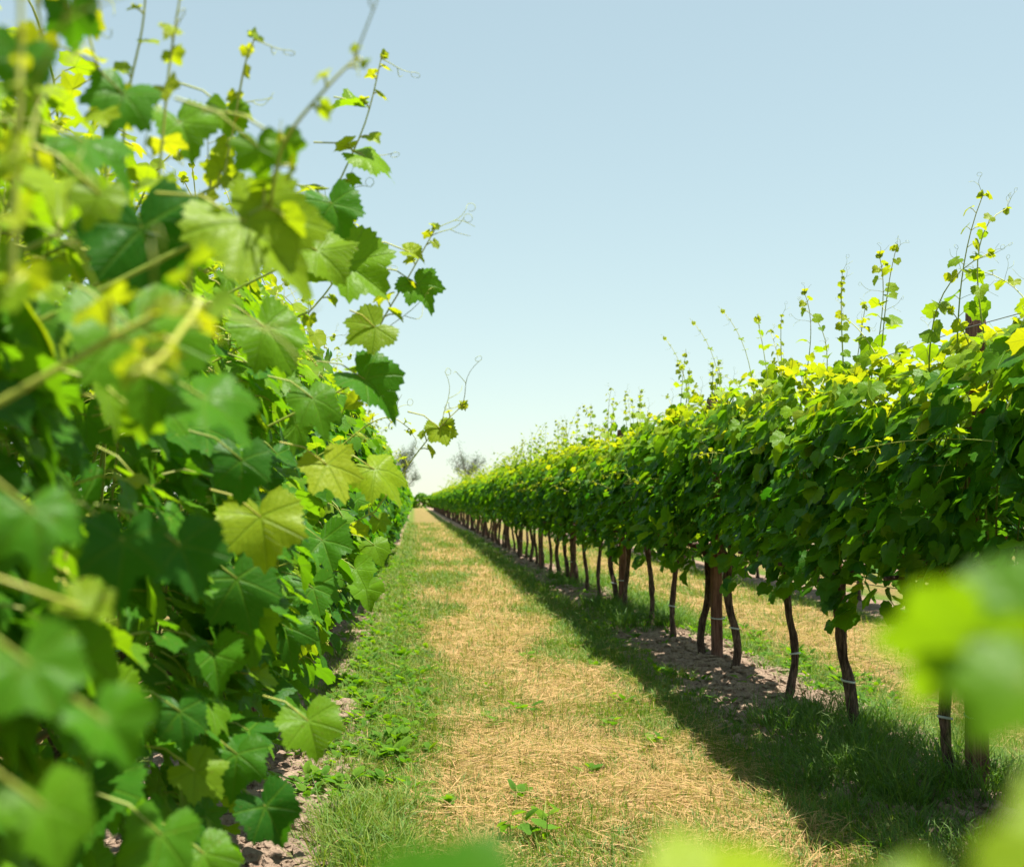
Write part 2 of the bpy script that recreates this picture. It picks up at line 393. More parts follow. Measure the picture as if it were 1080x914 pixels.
mb = MB(); nx, ny = len(xs), len(ys); idx = np.arange(nx * ny).reshape(ny, nx)
mb.add(np.stack([X.ravel(), Y.ravel(), Z.ravel()], 1), [np.stack([idx[:-1, :-1].ravel(), idx[:-1, 1:].ravel(), idx[1:, 1:].ravel(), idx[1:, :-1].ravel()], 1)])
tag(link('ground', mb.mesh('ground', [M_GROUND])), 'mown vineyard ground with straw coloured alley between the vine rows', 'ground', kind='structure')

# ------------------------------------------------------------------ vines
def cane_path(rng, y0, zb, zt, xw, lean):
    z = np.linspace(zb, zt, 14); t = np.linspace(0, 1, 14); a, b = rng.normal(size=2)
    x = rng.normal() * .04 + xw * np.sin(t * 2.2 + a) * .5 * t + lean * np.maximum(t - .72, 0) ** 1.5 * 2.2
    y = y0 + rng.normal() * .12 * t + .05 * np.sin(t * 5 + b)
    return np.stack([x, y, z], 1)
def width_at(f, wl): return wl * np.interp(f, [0, .12, .45, .75, 1], [.55, .85, 1.0, .85, .42])
def foliage(seed, L=1.6, zb=.75, zt=1.88, wl=(.37, .37), n_shell=610, tmpl=T_MID, n_canes=11, size=(.052, .094), stalks=False, extra=None, yc=0.0, young=1.0, fresh=.06):
    rng = np.random.default_rng(seed); mb = MB(); lv = Leaves()
    # cordon and canes
    cz = max(zb + .12, .66)
    if tmpl is not T_LOW:
        for sgn in (-1, 1):
            p = np.array([[0, 0, cz - .02], [.01, sgn * .12, cz + .05], [rng.normal() * .02, sgn * .4, cz + .06], [0, sgn * L * .5, cz + .04]])
            tube(mb, spline(p, 10), np.linspace(.014, .008, 10), 6, .0, .2, 1)
    for c in range(n_canes):
        y0 = (c + .5) / n_canes * L - L / 2 + rng.normal() * .03
        pts = cane_path(rng, y0, cz + .05, zt - rng.uniform(-.06, .18), .26, rng.normal() * .12)
        if tmpl is not T_LOW: tube(mb, pts, np.linspace(.0045, .0022, len(pts)), 5, np.linspace(.25, .75, len(pts)).repeat(5), rng.uniform(0, .6), 1)
        nn = 13 if tmpl is not T_LOW else 6
        for k in range(nn):
            f = (k + rng.uniform(0, .8)) / nn; i = int(f * 13); p = pts[i]; sd = 1 if (k + c) % 2 else -1
            outv = nrmz(np.array([sd * rng.uniform(.5, 1.2), rng.normal() * .7, .2])); S = rng.uniform(*size) * (1.05 - .5 * f)
            P = p + outv * rng.uniform(.06, .16)
            lv.add(P, np.array([sd * .5, 0, .8]) + rng.normal(size=3) * .35, np.array([sd * .6, 0, -.6]) + rng.normal(size=3) * .4, S,
                   .16 + young * .85 * max(0, f - .55) / .45 + rng.normal() * .1, None, p if stalks else None)  # yellower upward: younger leaves plus sunlight put into the colour
    # outer curtain of leaves
    yy = rng.uniform(-L / 2 - .08, L / 2 + .08, n_shell); ff = rng.beta(1.15, 1.0, n_shell) ** .95
    sg = np.where(rng.random(n_shell) < .5, -1, 1)
    lump = np.sin(yy * 5.1 + seed) * np.sin(ff * 7 + seed * 1.7) * .055
    for q in range(n_shell):
        f, s = ff[q], sg[q]; bottom = zb + .10 * math.sin(yy[q] * 4.2 + seed) + rng.normal() * .05
        z = bottom + (zt - bottom) * f; w = width_at(f, wl[1] if s > 0 else wl[0]) + lump[q]
        x = s * w * (1 - .45 * rng.random() ** 1.6) if f < .9 else rng.uniform(-1, 1) * w
        el = R(np.clip(rng.normal(46, 22), -5, 88)) if f < .85 else R(rng.uniform(35, 90))
        N = np.array([s * math.cos(el), rng.normal() * .38, math.sin(el)])
        T = np.array([s * .35, rng.normal() * .55, -1.0])
        S = rng.uniform(*size) * (1.0 - .35 * max(0, f - .7) / .3)
        A = .16 + fresh + rng.normal() * .13 + (.75 * young * max(0, f - .60) / .40) + (.40 if rng.random() < .07 else 0)  # top yellows with youth, and the sunlit look is painted in too
        P = np.array([x, yy[q], z])
        st = None
        if stalks and rng.random() < .6: st = P + np.array([-s * rng.uniform(.03, .07), rng.normal() * .02, rng.uniform(-.01, .05)])
        lv.add(P, N, T, S, A, None, st)
    if stalks:
        for q in range(16):
            s_ = 1 if rng.random() < .75 else -1; p = np.array([s_ * rng.uniform(.24, .46), rng.uniform(-L / 2, L / 2), rng.uniform(zb + .2, zt - .25)])
            ax = nrmz(np.array([s_ * .5, rng.normal() * .4, rng.uniform(-.9, .4)])); tube(mb, [p - ax * .05, p, p + ax * .06], .0012, 4, .8, .2, 1)
            for w in range(26):
                f = rng.random(); c = p + ax * f * .06 + nrmz(rng.normal(size=3)) * .014 * (1.1 - f); o8 = np.array([[1, 0, 0], [-1, 0, 0], [0, 1, 0], [0, -1, 0], [0, 0, 1], [0, 0, -1]]) * .0026
                mb.add(c + o8, [np.array([[0, 2, 4], [2, 1, 4], [1, 3, 4], [3, 0, 4], [2, 0, 5], [1, 2, 5], [3, 1, 5], [0, 3, 5]])], .95, rng.uniform(0, .3), None, 1)
    if extra: extra(mb, lv, rng)
    lv.write(mb, tmpl, rng, stalks or extra is not None)
    return mb.mesh('foliage', [M_LEAF, M_STEM])
def free_shoot(seed, L=1.2, z0=1.66, ln=.45, tmpl=T_MID, leaf=.078):
    """a shoot that stands out above the canopy; origin at the vine's foot"""
    rng = np.random.default_rng(seed); mb = MB(); lv = Leaves(); n = 12
    y0 = rng.uniform(-L / 2, L / 2); t = np.linspace(0, 1, n); lean = rng.normal(size=2) * np.array([.13, .20]); bend = rng.normal(size=2) * .16; drop = rng.uniform(.04, .30)
    pts = np.stack([rng.normal() * .1 + lean[0] * t + bend[0] * t ** 3, y0 + lean[1] * t + bend[1] * t ** 3, z0 + ln * (t - drop * t ** 3)], 1)
    shoot_tip(mb, lv, rng, pts, .52, leaf * rng.uniform(.75, 1.1), rng.uniform(.075, .11), .0036)
    lv.write(mb, tmpl, rng); return mb.mesh('shoot', [M_LEAF, M_STEM])
def side_shoot(seed, side, L=1.1, z=(.8, 1.5), ln=.4, tmpl=T_MID):
    """a shoot that leans out of the leafy wall into the alley"""
    rng = np.random.default_rng(seed); mb = MB(); lv = Leaves(); n = 12
    y0 = rng.uniform(-L / 2, L / 2); t = np.linspace(0, 1, n); z0 = rng.uniform(*z); dy = rng.normal() * .25
    pts = np.stack([side * (.25 + ln * t * .75), y0 + dy * t, z0 + .10 * t - .28 * ln * t ** 2 * rng.uniform(-1, 1.6)], 1)
    shoot_tip(mb, lv, rng, pts, .5, .045, .07, .0026, skip_first=2)
    lv.write(mb, tmpl, rng); return mb.mesh('shoot', [M_LEAF, M_STEM])
TRUNK_AT = {}
def trunk_mesh(seed, h=.78, r=.034):
    rng = np.random.default_rng(seed); n = 16; sides = 10; t = np.linspace(0, 1, n)
    ph = rng.uniform(0, 6.28, 6)
    px = .035 * np.sin(t * 3.1 + ph[0]) * t + .018 * np.sin(t * 8 + ph[1]) ; py = .05 * np.sin(t * 2.4 + ph[2]) * t + .015 * np.sin(t * 7 + ph[3])
    px -= px[0]; py -= py[0]; px *= 1 - .3 * t
    V = []
    for k in range(n):
        base = r * (1.0 + .35 * math.exp(-t[k] * 14) + .28 * math.exp(-((t[k] - 1) / .12) ** 2) + .10 * math.sin(t[k] * 17 + ph[4]))
        for j in range(sides):
            a = j / sides * 2 * math.pi
            rr = base * (1 + .20 * math.sin(a * 3 + ph[5] + t[k] * 6) + .13 * rng.normal())
            V.append([px[k] + rr * math.cos(a), py[k] + rr * math.sin(a), -.05 + t[k] * (h + .05)])
    mb = MB(); i = np.arange(sides); j = (i + 1) % sides
    q = [np.stack([k * sides + i, k * sides + j, (k + 1) * sides + j, (k + 1) * sides + i], 1) for k in range(n - 1)]
    mb.add(np.array(V), [np.concatenate(q), ((n - 1) * sides + i)[None]])
    # two short arms onto the cordon
    top = np.array([px[-1], py[-1], h - .02])
    TRUNK_AT[seed] = (float(np.interp(.28, t * (h + .05) - .05, px)), float(np.interp(.28, t * (h + .05) - .05, py)), r)
    for s in (-1, 1): tube(mb, spline([top, top + [0, s * .07, .07], top + [0, s * .2, .10], [0, s * .34, h + .08]], 8), np.linspace(r * .75, r * .4, 8), 7, 0, 0, 0)
    return mb.mesh('trunk', [M_BARK])
def ring_mesh(r, h, z, off=(0, 0)):
    mb = MB(); n = 14; a = np.arange(n) / n * 2 * np.pi; V = []
    for rr, zz in ((r, z), (r, z + h), (r - .004, z + h), (r - .004, z)): V.append(np.stack([off[0] + rr * np.cos(a), off[1] + rr * np.sin(a), np.full(n, zz) + .006 * np.sin(a)], 1))
    i = np.arange(n); j = (i + 1) % n
    q = [np.stack([k * n + i, k * n + j, ((k + 1) % 4) * n + j, ((k + 1) % 4) * n + i], 1) for k in range(4)]
    mb.add(np.concatenate(V), [np.concatenate(q)]); return mb.mesh('tie', [M_TIE])

TRUNKS = [trunk_mesh(100 + k, .78, .022 + .0035 * (k % 3)) for k in range(6)]
TRUNKS_L = [trunk_mesh(120 + k, .62, .031) for k in range(4)]
MID_R = [foliage(200 + k) for k in range(5)]
MID_L = [foliage(220 + k, zb=.50, zt=2.02, wl=(.40, .48), n_shell=820) for k in range(3)]
FAR_R = [foliage(240 + k, n_shell=330, n_canes=9, tmpl=T_LOW, size=(.075, .125)) for k in range(4)]
FAR_L = [foliage(250 + k, zb=.48, zt=2.05, wl=(.40, .50), n_shell=400, n_canes=9, tmpl=T_LOW, size=(.075, .125)) for k in range(3)]
SHOOTS = [free_shoot(300 + k, ln=(.36, .45, .56, .72, .86, .42, .50, .62, .40, .78)[k]) for k in range(10)] + [free_shoot(360 + k, ln=.4 + .1 * k) for k in range(6)]
SIDES = [side_shoot(320 + k, -1) for k in range(5)]
SHOOT_FAR = [free_shoot(340 + k, ln=.48 + .06 * k, tmpl=T_LOW, leaf=.08) for k in range(8)]
TIES = {sd: ring_mesh(v[2] * 1.42, .010, .275, v[:2]) for sd, v in TRUNK_AT.items()}

def far_vine_mesh(seed, fol, trunk):
    """small distant vine as one mesh: leaves and trunk"""
    return fol, trunk
ORD = ['', 'first', 'second', 'third', 'fourth', 'fifth', 'sixth', 'seventh', 'eighth', 'ninth', 'tenth', 'eleventh', 'twelfth',
       'thirteenth', 'fourteenth', 'fifteenth', 'sixteenth', 'seventeenth', 'eighteenth', 'nineteenth', 'twentieth']
def vine(x, y, side, k, label, group, r):
    t = bpy.data.objects.new('grapevine', None); COL.objects.link(t); t.empty_display_size = .2
    gzv = float(gz(np.array([x]), np.array([y]))[0]) * float(np.clip((90 - abs(y)) / 60, 0, 1))
    t.location = (x, y, gzv); tag(t, label, 'grapevine', group)
    flip = math.pi if r.random() < .5 else 0
    near = y < 26
    fols = (MID_R if side == 'R' else MID_L) if near else (FAR_R if side == 'R' else FAR_L)
    f = link('foliage', fols[r.randrange(len(fols))], t, rotz=flip if side == 'R' else 0)
    f.scale = (r.uniform(.84, 1.2), 1.0, r.uniform(.95, 1.045))
    tk = r.randrange(4); rz = r.uniform(0, 6.28)
    tr = link('trunk', (TRUNKS if side == 'R' else TRUNKS_L)[tk], t, rotz=rz)
    if y < 14:
        if r.random() < .55: link('tie', TIES[(100 if side == 'R' else 120) + tk], t, (0, 0, 0), rz)
    if near:
        for q in range(r.choice((5, 6, 6, 7))): link('shoot', SHOOTS[r.randrange(len(SHOOTS))], t, (0, 0, (.0 if side == 'R' else .12) + r.uniform(-.06, .05)), r.choice((0, math.pi)))
        if r.random() < .75: link('shoot', SIDES[r.randrange(len(SIDES))], t, (0, 0, 0), 0 if side == 'R' else math.pi)
    else:
        for q in range(3 if y < 60 else 1 if y < 90 else 0): link('shoot', SHOOT_FAR[r.randrange(8)], t, (0, 0, r.uniform(-.05, .05)), r.choice((0, math.pi)))
    return t
rr = random.Random(11)
# right row: posts every 4.1 m, three vines in each bay
POST_R0, BAY = 4.64, 4.10
OFFS = (1.22, 2.26, 3.48, 4.22)
BAYS_NAMED = 16; WHICH = ('first', 'second', 'third', 'last')
for b in range(-1, 32):
    for k, of in enumerate(OFFS):
        y = POST_R0 + b * BAY + of + (rr.uniform(-.08, .08) if b > 1 else 0)
        if b == -1 and k == 0: continue
        if b < 0: lab = ('', 'leafy grapevine at the right frame edge, second trunk before the nearest post', 'leafy grapevine at the right frame edge, first trunk before the nearest post', 'leafy grapevine standing against the nearest right row post, behind the blurred leaves')[k]
        elif b + 1 < BAYS_NAMED: lab = '%s grapevine trunk in the %s bay of posts along the right row' % (WHICH[k], ORD[b + 1])
        else: lab = 'small distant grapevine far down the right row where trunks merge together'
        vine(ROW_R + rr.uniform(-.02, .02), y, 'R', k, lab, 'grapevines of the right row', rr)
# next row beyond, glimpsed under the right row's leaves
for k in range(26):
    vine(ROW_R + SPACING, 6.6 + k * 1.37, 'R', k, 'grapevine of the next row, glimpsed beneath the leaves of the right row', 'grapevines of the row beyond', rr)

# ---- posts
def post_mesh(seed, h=1.93, w=.039):
    rng = np.random.default_rng(seed); mb = MB()
    ang = np.radians([0, 38, 52, 90, 128, 142, 180, 218, 232, 270, 308, 322]); prof = np.array([1, 1.18, 1.18, .88, 1.18, 1.18, 1, 1.18, 1.18, .88, 1.18, 1.18])
    V = []; zs = np.r_[np.linspace(-.1, h - .05, 9), h]
    for k, z in enumerate(zs):
        c = prof * w * (1 + .03 * rng.normal(size=12)) * (1.06 - .05 * z); zz = np.full(12, z)
        if k == len(zs) - 1: zz = zz + rng.normal(size=12) * .016; c = c * .93
        V.append(np.stack([c * np.cos(ang) + .01 * math.sin(z * 2 + seed), c * np.sin(ang), zz], 1))
    i = np.arange(12); j = (i + 1) % 12
    q = [np.stack([k * 12 + i, k * 12 + j, (k + 1) * 12 + j, (k + 1) * 12 + i], 1) for k in range(len(zs) - 1)]
    top = np.array([[0, 0, h - .012]]); V.append(top); nt_ = len(zs) * 12
    mb.add(np.concatenate(V), [np.concatenate(q), np.stack([(len(zs) - 1) * 12 + i, (len(zs) - 1) * 12 + j, np.full(12, nt_)], 1)])
    return mb.mesh('post', [M_POST], smooth=False)
POSTS = [post_mesh(400 + k) for k in range(4)]
BAND = ring_mesh(.056, .008, .30)
def post(x, y, label, group, k, dz=0.0):
    t = bpy.data.objects.new('trellis_post', None); COL.objects.link(t); t.location = (x, y, float(gz(np.array([x]), np.array([y]))[0]) + dz)
    tag(t, label, 'post', group)
    s = link('shaft', POSTS[k % 4], t, rotz=rr.uniform(-.15, .15)); s.rotation_euler = (rr.uniform(-.015, .015), rr.uniform(-.015, .015), rr.uniform(-.2, .2))
    if y < 30: link('wire_tie', BAND, t)
for b in range(0, 33):
    if b + 1 < BAYS_NAMED: lab = 'reddish brown weathered wooden post, %s from the near end of the right row' % ORD[b + 1] if b else 'nearest right row wooden post, its ragged top standing clear of the leaves'
    else: lab = 'small distant wooden post far down the right row'
    post(ROW_R + .06, POST_R0 + b * BAY, lab, 'wooden posts of the right row', b)
for b in range(0, 8):
    post(ROW_R + SPACING, 6.0 + b * BAY, 'wooden post of the next row beyond, under the canopy', 'wooden posts of the row beyond', b + 1)

# ---- wires
def wire(x, z, y0, y1, label, bays, phase):
    mb = MB(); ys_ = np.arange(y0, y1, BAY / 4); t = np.mod((ys_ - phase) / BAY, 1)
    pts = np.stack([np.full(len(ys_), x), ys_, z - .05 * t * (1 - t) * 4 * .5], 1)
    tube(mb, pts, .0020, 4, 0, 0, 0)
    tag(link('trellis_wire', mb.mesh('trellis_wire', [M_WIRE])), label, 'wire')
for z, lab in ((1.9, 'topmost thin steel wire strung above the right row'), (1.72, 'second highest steel wire along the right row, among shoot tips'),
               (1.25, 'middle steel wire running inside the right row of leaves'), (.80, 'lowest steel wire along the right row, just above the trunks')):
    wire(ROW_R + .045, z, POST_R0 - BAY, POST_R0 + 32 * BAY, lab, 1, POST_R0)

# ------------------------------------------------------------------ left row
# near vines are modelled one by one with detailed leaves, further ones are copies
LEFT_Y = [-.75, .45, 1.65, 2.85, 4.05]
HERO_LEAVES = [  # px, py, depth, width px, picture direction of the tip, age, toward-camera weight, up weight
    (140, 345, 0.97, 143, (.15, 1), .42, .75, .65), (215, 420, 0.99, 94, (.8, .9), .36, .6, .9), (150, 440, 1.02, 45, (0, 1), .55, .9, -.2), (260, 235, 1.15, 141, (.7, .75), .78, .8, .7),
    (90, 150, 1.09, 78, (.85, .45), .35, .5, .9), (75, 10, 1.03, 57, (.1, 1), .15, 1, .1), (20, 60, 0.78, 62, (-.2, 1), .3, .8, .4), (150, 240, 1.20, 120, (.3, 1), .05, .8, .3),
    (335, 265, 1.90, 68, (.5, .6), .72, .7, .7), (280, 345, 1.80, 73, (.55, 1), .5, .8, .6), (330, 420, 2.10, 53, (.3, 1), .45, .8, .6), (275, 545, 1.75, 75, (.12, 1), .88, .9, .35),
    (345, 490, 2.10, 64, (.35, 1), .93, .8, .55), (395, 495, 2.50, 53, (.55, .8), .80, .7, .7), (255, 485, 1.70, 60, (0, 1), .10, .9, .4), (130, 570, 1.00, 81, (-.1, 1), .06, .9, .5),
    (190, 575, 1.15, 77, (.3, 1), .05, .9, .55), (250, 610, 1.80, 77, (.3, 1), .12, .9, .3), (85, 640, 0.70, 57, (1, .1), .85, .5, .8), (35, 540, 0.66, 83, (.1, 1), .35, .7, .6),
    (30, 700, 0.56, 98, (.4, 1), .40, .8, .5), (110, 760, 0.56, 78, (.5, .9), .34, .7, .6), (45, 850, 0.59, 88, (.2, 1), .45, .8, .5), (325, 760, 2.00, 56, (.2, 1), .62, .9, .5),
    (250, 795, 1.90, 61, (-.1, 1), .22, .95, .4), (205, 812, 1.80, 56, (.5, .5), .75, .8, .5), (190, 750, 1.70, 53, (.1, 1), .12, .95, .4), (280, 850, 1.90, 56, (.5, 1), .05, .9, .2),
    (262, 770, 2.05, 73, (-.9, .2), .10, .2, .9), (365, 280, 2.20, 81, (.9, .75), .60, .7, .6), (395, 345, 2.30, 51, (-.6, .5), .86, .8, .5), (385, 400, 2.30, 68, (.7, .7), .30, .7, .6),
    (350, 215, 2.00, 53, (.3, .8), .3, .8, .5), (215, 900, 1.50, 64, (.3, 1), .5, .8, .5), (170, 880, 1.20, 77, (-.2, 1), .4, .9, .4), (395, 575, 4.20, 31, (.3, 1), .55, .8, .6),
    (375, 600, 3.60, 37, (.3, 1), .45, .8, .6), (385, 620, 4.00, 33, (.1, 1), .5, .8, .6), (340, 570, 2.80, 51, (.2, 1), .25, .8, .6), (300, 660, 2.60, 56, (.2, 1), .2, .9, .4),
    (330, 620, 2.90, 45, (.2, 1), .3, .9, .5), (225, 690, 1.80, 56, (.1, 1), .3, .9, .5), (190, 130, 1.50, 60, (.3, .9), .5, .7, .6), (130, 100, 1.30, 68, (-.3, .9), .3, .7, .6)]
HERO_LEAVES += [(385, 165, 2.2, 53, (.85, .5), .60, .5, .8), (464, 452, 2.9, 31, (.3, 1), .86, .8, .5), (375, 112, 2.2, 33, (-1, .15), .62, .4, .8), (240, 118, 1.7, 41, (0, 1), .55, .8, .4),
    (272, 155, 1.15, 52, (.2, 1), .5, .9, .3), (300, 150, 1.15, 37, (.5, 1), .5, .9, .3), (432, 266, 2.4, 26, (1, .2), .9, .6, .7), (440, 300, 2.4, 47, (.5, .9), .4, .7, .5), (105, 205, .9, 56, (-.3, .8), .8, .8, .5)]
RIGHT_V, UP_V = ray(1540, 457) - ray(540, 457), ray(540, -543) - ray(540, 457)
RIGHT_V, UP_V = nrmz(RIGHT_V), nrmz(UP_V)
def nearest_vine(d): return int(np.argmin([abs(d - y) for y in LEFT_Y]))
def hero_extra(idx):
    def ex(mb, lv, rng):
        off = np.array([ROW_L, LEFT_Y[idx], 0])
        for (px, py, d, wpx, tip, age, wc, wu) in HERO_LEAVES:
            if nearest_vine(d) != idx: continue
            P = at(px, py, d); view = nrmz(np.array([0, 0, CAMH]) - P)
            N = nrmz(view * wc + np.array([.15, 0, 1]) * wu); S = wpx / FPX * d / 1.42
            T = RIGHT_V * tip[0] - UP_V * tip[1]
            st = P + np.array([-.07, rng.normal() * .02, .01]) - nrmz(T) * .03
            lv.add(P - off, N, T, S, age, (rng.uniform(.10, .65), rng.uniform(.15, .85), rng.uniform(.08, .20)), st - off)
        if idx == 1 or idx == 2: pass
    return ex
HERO_SHOOTS = [  # polyline of (px, py, depth), leaf size, first age, label
    ([(330, 262, 2.2), (352, 205, 2.2), (385, 130, 2.2), (402, 62, 2.2)], .034, .55, 'tall yellow green shoot tip leaning out against the sky'),
    ([(385, 395, 2.4), (400, 345, 2.4), (432, 290, 2.4), (458, 243, 2.4)], .030, .6, 'shoot tip reaching over the alley with yellow young leaves'),
    ([(395, 540, 2.9), (418, 508, 2.9), (450, 465, 2.9), (487, 428, 2.9)], .026, .6, 'single low shoot pointing up beside the alley end'),
    ([(285, 215, 1.15), (300, 150, 1.12), (345, 92, 1.1), (375, 62, 1.1)], .022, .65, 'blurred shoot tip hanging in front of the sky'),
    ([(165, 215, 1.4), (172, 140, 1.4), (180, 60, 1.4), (192, -15, 1.4)], .030, .6, None),
    ([(235, 190, 1.7), (247, 130, 1.7), (258, 70, 1.7), (268, 42, 1.7)], .026, .65, None),
    ([(12, 300, .62), (18, 150, .62), (22, 40, .63), (20, -70, .63)], .013, .6, None),
    ([(105, 230, 1.3), (115, 120, 1.3), (95, 40, 1.3), (90, -40, 1.3)], .036, .5, None),
    ([(130, 220, 1.6), (132, 120, 1.6), (150, 30, 1.6), (155, -30, 1.6)], .030, .55, None),
    ([(60, 240, 1.0), (35, 150, 1.0), (45, 50, 1.0), (30, -40, 1.0)], .036, .5, None),
    ([(215, 240, 1.9), (225, 180, 1.9), (240, 150, 1.9), (246, 110, 1.9)], .026, .6, None),
    ([(325, 330, 2.6), (350, 300, 2.6), (368, 262, 2.6), (372, 235, 2.6)], .022, .7, None),
    ([(360, 470, 3.2), (388, 448, 3.2), (412, 440, 3.2), (432, 452, 3.2)], .030, .6, None),
    ([(205, 330, .75), (190, 350, .7), (172, 375, .66), (150, 392, .62)], .020, .75, None)]
LEFT_LABELS = ['grapevine beside the camera, its shoot crossing under with blurred leaves at the lower right',
               'nearest in-frame left row grapevine, with large blurred leaves at the frame edge',
               'left row grapevine with the tall sharp shoot against the sky',
               'left row grapevine leaning a single low shoot over the alley end',
               'left row grapevine just before its first glimpsed trunks, low leaves over soil']
for i, y in enumerate(LEFT_Y):
    t = bpy.data.objects.new('grapevine', None); COL.objects.link(t); t.location = (ROW_L, y, 0)
    tag(t, LEFT_LABELS[i], 'grapevine', 'grapevines of the left row')
    hi = T_HI if i < 4 else T_MID
    link('foliage', foliage(500 + i, L=1.28, zb=(.42, .42, .40, .42, .50)[i], zt=(1.75, 1.72, 1.86, 1.98, 2.0)[i], wl=(.36, (.36, .40, .46, .50, .52)[i]), n_shell=1250, tmpl=hi, stalks=True, fresh=.14,
                            size=(.034, .074), extra=hero_extra(i), young=.8), t)
    link('trunk', TRUNKS_L[i % 4], t, rotz=i * 1.3)
    for q, (poly, leaf, age, lab) in enumerate(HERO_SHOOTS):
        if nearest_vine(poly[0][2]) != i: continue
        mb = MB(); lv = Leaves(); r2 = np.random.default_rng(600 + q)
        leaf *= 1.65; pts = spline([at(*p) - np.array([ROW_L, y, 0]) for p in poly], 16)
        root = pts[0] + np.array([-.22, 0, -.12]); pts = np.concatenate([spline([root, pts[0] - (pts[1] - pts[0]) * 1.5 + np.array([-.02, 0, 0]), pts[0]], 6)[:-1], pts])
        shoot_tip(mb, lv, r2, pts, age, leaf, min(.06, leaf * 1.25), .0026, skip_first=2); lv.write(mb, T_HI, r2)
        o = link('shoot', mb.mesh('shoot', [M_LEAF, M_STEM]), t)
        if lab: o['label'] = lab
    for q in range(3): link('shoot', SHOOTS[(i * 3 + q) % 10], t, (0, 0, .05), (q % 2) * math.pi)
    if i == 0:   # the cane that crosses under the lens and rises on its right
        mb = MB(); lv = Leaves(); r2 = np.random.default_rng(700)
        off = np.array([ROW_L, y, 0])
        pts = spline([(-.70, -.4, .95), (-.45, .0, .99), (-.15, .22, 1.05), (.05, .26, 1.07), (.13, .25, 1.10), (.17, .28, 1.16)], 24)
        tube(mb, pts - off, np.linspace(.004, .0022, 24), 6, .7, .1, 1)
        for (px, py, d, wpx, tip, age, wc, wu) in [(1100, 665, .29, 190, (-.55, .9), .42, .8, .5), (1025, 670, .29, 165, (-.5, .9), .60, .75, -.45), (1080, 720, .27, 130, (-.45, 1), .50, .8, .7), (1130, 930, .22, 210, (.5, -1), .80, .8, .5),
                                                  (465, 990, .26, 190, (.9, -.35), .30, .9, .25), (590, 1000, .27, 140, (.6, -.5), .25, .6, .7), (760, 985, .25, 200, (.3, -1), .85, .7, .6), (975, 995, .24, 160, (.7, -.6), .75, .7, .5)]:
            P = at(px, py, d); view = nrmz(np.array([0, 0, CAMH]) - P)
            j = int(np.argmin(np.linalg.norm(pts - P, axis=1)))
            lv.add(P - off, nrmz(view * wc + np.array([.1, 0, 1]) * wu), RIGHT_V * tip[0] - UP_V * tip[1], wpx / FPX * d / 1.42, age, (.2, .2, .06), pts[j] - off)
        lv.write(mb, T_HI, r2); o = link('shoot', mb.mesh('shoot', [M_LEAF, M_STEM]), t)
        o['label'] = 'long shoot crossing in front of the lens with large blurred leaves'
y = 5.3; n = 0
while y < 150:
    n += 1
    lab = 'left row grapevine, %s trunk past the nearest leafy group' % ORD[n] if n <= 12 else 'distant grapevine far along the left row, mostly hidden by nearer leaves'
    vine(ROW_L + rr.uniform(-.02, .02), y, 'L', n, lab, 'grapevines of the left row', rr); y += 1.3 + rr.uniform(-.06, .06)
for b in range(8):
    post(ROW_L + .10, 5.25 + b * BAY, 'weathered wooden post in the left row, %s glimpsed between leaves' % ORD[b + 1], 'wooden posts of the left row', b, -.05)
for z, lab in ((1.95, 'upper steel wire running along the left row'), (1.2, 'middle steel wire inside the left row of leaves'), (.62, 'lowest steel wire along the left row above the soil')):
    wire(ROW_L + .045, z, -2, 150, lab, 1, 5.0)

# ------------------------------------------------------------------ grass, straw, weeds, clods (nobody could count them)
def blades(name, P, az, tilt, ln, wd, age, bend, label, cat, seed):
    r = np.random.default_rng(seed); n = len(P)
    d = np.stack([np.cos(az) * np.cos(tilt), np.sin(az) * np.cos(tilt), np.sin(tilt)], 1)
    sd = np.stack([-np.sin(az), np.cos(az), np.zeros(n)], 1); roll = r.uniform(-.8, .8, n)[:, None]
    up = np.cross(d, sd); sd = sd * np.cos(roll) + up * np.sin(roll)
    hor = np.stack([np.cos(az), np.sin(az), np.zeros(n)], 1)
    mid = P + d * (ln * .55)[:, None]
    tip = mid + nrmz(d + hor * bend[:, None] + np.array([0, 0, -1]) * (bend * .7)[:, None]) * (ln * .45)[:, None]
    w = (wd * .5)[:, None]
    V = np.stack([P - sd * w, P + sd * w, mid - sd * w * .85, mid + sd * w * .85, tip], 1).reshape(-1, 3)
    o = (np.arange(n) * 5)[:, None]
    mb = MB(); mb.add(V, [np.concatenate([o + 0, o + 1, o + 3, o + 2], 1), np.concatenate([o + 2, o + 3, o + 4], 1)], np.repeat(age, 5), np.repeat(r.uniform(0, 1, n), 5))
    return tag(link(name, mb.mesh(name, [M_BLADE], smooth=False)), label, cat, kind='stuff')
def scatter(r, n, xr, yr, power=1.5, y0=5.0):
    """n points, density falling with distance"""
    u = r.uniform(0, 1, n)
    a, b = max(yr[0], .5), yr[1]; p = 1 - power
    y = (a ** p + u * (b ** p - a ** p)) ** (1 / p)
    return r.uniform(*xr, n), y
r = np.random.default_rng(42)
